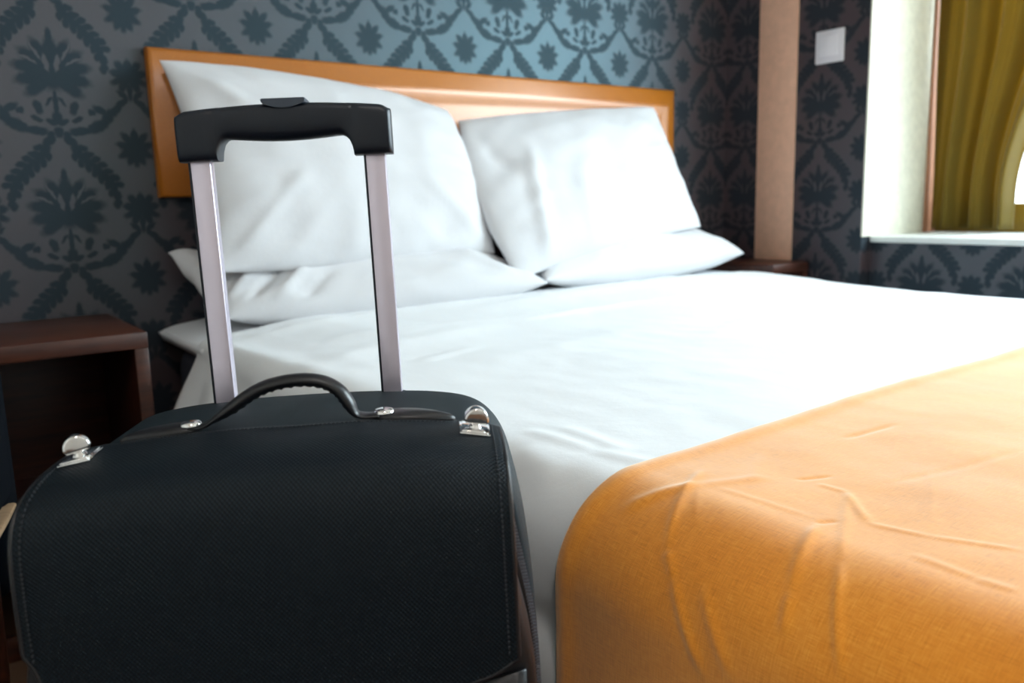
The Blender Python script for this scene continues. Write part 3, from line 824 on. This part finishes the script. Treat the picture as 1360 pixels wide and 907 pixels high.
# chrome turn locks: stepped plate, neck, half-round thumb piece
def turn_lock(x, s, turn):
    p = flap_at(x, s); pa = flap_at(x, s + .01); px = flap_at(x + .008, s)
    ty = (p - pa).normalized(); tx = (px - p).normalized(); nz_ = tx.cross(ty).normalized(); tx = ty.cross(nz_)
    fr = Matrix((tx, ty, nz_)).transposed().to_4x4(); fr.translation = L(*p) + nz_ * .0016
    bm = bmesh.new()
    box(bm, (-.0112, -.0125, 0), (.0112, .0125, .0016), .0005, 2); box(bm, (-.0098, -.011, .0016), (.0098, .011, .0028), .0006, 2)
    pl = bmobj('turn_lock', bm, M['chrome'], case); pl.matrix_basis = fr
    bm = bmesh.new(); cyl(bm, (0, 0, .0026), (0, 0, 1), .0052, .0022, 20, .0040); cyl(bm, (0, 0, .0046), (0, 0, 1), .0036, .004, 20, .0046)
    bmobj('neck', bm, M['chrome'], pl)
    bm = bmesh.new(); R0 = .0090; n = 18; pr = [(-R0, .0), (-R0 * .82, -.0026), (R0 * .82, -.0026), (R0, .0)] + [(R0 * math.cos(PI * k / n), R0 * 1.05 * math.sin(PI * k / n)) for k in range(1, n)]
    f1 = [bm.verts.new((a, -.0048, b + .0084)) for a, b in pr]; f2 = [bm.verts.new((a, .0048, b + .0084)) for a, b in pr]
    bm.faces.new(f1); bm.faces.new(f2[::-1])
    for k in range(len(pr)): bm.faces.new((f1[k], f2[k], f2[(k + 1) % len(pr)], f1[(k + 1) % len(pr)]))
    bmesh.ops.recalc_face_normals(bm, faces=bm.faces)
    es = [e for e in bm.edges if abs(e.verts[0].co.y - e.verts[1].co.y) < 1e-6]
    bmesh.ops.bevel(bm, geom=es, offset=.0016, segments=3, affect='EDGES', profile=0.6)
    kn = bmobj('thumb_piece', bm, M['chrome'], pl); kn.rotation_euler = (0, 0, turn)
turn_lock(-.1545, .036, .38); turn_lock(.1545, .034, .06)

# trolley handle: poles and grip
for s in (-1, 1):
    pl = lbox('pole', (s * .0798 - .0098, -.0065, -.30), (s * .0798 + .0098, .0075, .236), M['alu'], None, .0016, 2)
    edge_refl = lbox('glide_strip', (s * .0798 - .0101, -.0069, -.03), (s * .0798 - .0081, -.0060, .2262), M['abs'], pl, 0)  # dark strip standing in for the dark reflection along the pole's left edge
    lbox('pole_socket', (s * .0798 - .014, -.0085, -.04), (s * .0798 + .014, .012, -.002), M['abs'], None, .003, 2)
def grip():
    n = 64; bm = bmesh.new(); secs = []
    # outline: top edge and underside as functions of x in fit coordinates
    def ztop(x):
        return .2705 + .0055 * (1 - (x / .0965) ** 2) - .003 * sstep(.088, .0965, abs(x))
    def zlow(x):
        a = abs(x)
        if a > .0615: return .2265
        if a > .050: 
            t = (a - .050) / .0115; return .2455 - .019 * (1 - math.sqrt(max(0, 1 - t ** 2.2)))
        return .2455 - .003 * math.cos(x / .050 * PI / 2)
    xs = [-.0970] + [-.0970 + .194 * k / n for k in range(1, n)] + [.0970]
    extra = [-.0617, -.0613, -.0590, .0590, .0613, .0617, -.0945, .0945]
    xs = sorted(xs + extra)
    for x in xs:
        zt_, zl = ztop(x), zlow(x); a = abs(x)
        w = .0135 + .0015 * sstep(.06, .07, a); 
        e = sstep(.0970, .0900, a) * .5 + .5 if a > .09 else 1.0
        wy = w * (1 if a < .092 else .72 + .28 * math.sqrt(max(0, 1 - ((a - .092) / .005) ** 2)))
        hz = zt_ - zl; sec = []
        m = 28
        for q in range(m):
            an = 2 * PI * q / m; c, s_ = math.cos(an), math.sin(an)
            pw = .36 if a > .058 else .55
            yy = wy * math.copysign(abs(c) ** pw, c); zz = (zt_ + zl) / 2 + hz / 2 * math.copysign(abs(s_) ** .42, s_)
            # the front face is scooped back towards the underside between the legs
            if a < .062 and s_ < 0: yy *= 1 - .35 * (-s_) ** 1.5 * sstep(.062, .045, a)
            sec.append(bm.verts.new(L(x, yy - .001, zz)))
        secs.append(sec)
    m = 28
    for a, b in zip(secs, secs[1:]):
        for q in range(m): bm.faces.new((a[q], b[q], b[(q + 1) % m], a[(q + 1) % m]))
    bm.faces.new(secs[0]); bm.faces.new(secs[-1][::-1])
    o = bmobj('grip', bm, M['abs'], case, True, .75)
    bm = bmesh.new(); n = 16; top, bot = [], []
    pr = [(-.0200, .2795), (.0200, .2795), (.0190, .2752)] + [(.0190 - .038 * k / n, .2752 - .0045 * math.sin(PI * k / n)) for k in range(1, n)] + [(-.0190, .2752)]
    f1 = [bm.verts.new(L(a + .0015, -.0152, b)) for a, b in pr]; f2 = [bm.verts.new(L(a + .0015, .0125, b)) for a, b in pr]
    bm.faces.new(f1); bm.faces.new(f2[::-1])
    for k in range(len(pr)): bm.faces.new((f1[k], f2[k], f2[(k + 1) % len(pr)], f1[(k + 1) % len(pr)]))
    bmesh.ops.recalc_face_normals(bm, faces=bm.faces)
    bmesh.ops.bevel(bm, geom=[e for e in bm.edges if e.calc_length() > .004], offset=.0008, segments=2, affect='EDGES')
    bmobj('release_button', bm, M['button'], o)
grip()
# wheels and front feet (below the frame)
for s in (-1, 1):
    bm = bmesh.new(); c = L(s * .16 - .011, -.012, -HB + .040); cyl(bm, c, (1, 0, 0), .036, .020, 28, None, .003)
    wh = bmobj('wheel', bm, M['rubber'], case)
    lbox('wheel_housing', (s * .16 - .024, -.05, -.715), (s * .16 + .024, .026, -.66), M['abs'], None, .006, 3)
    lbox('foot', (s * .15 - .015, -.185, -HB + .002), (s * .15 + .015, -.155, -.68), M['abs'], None, .004, 2)
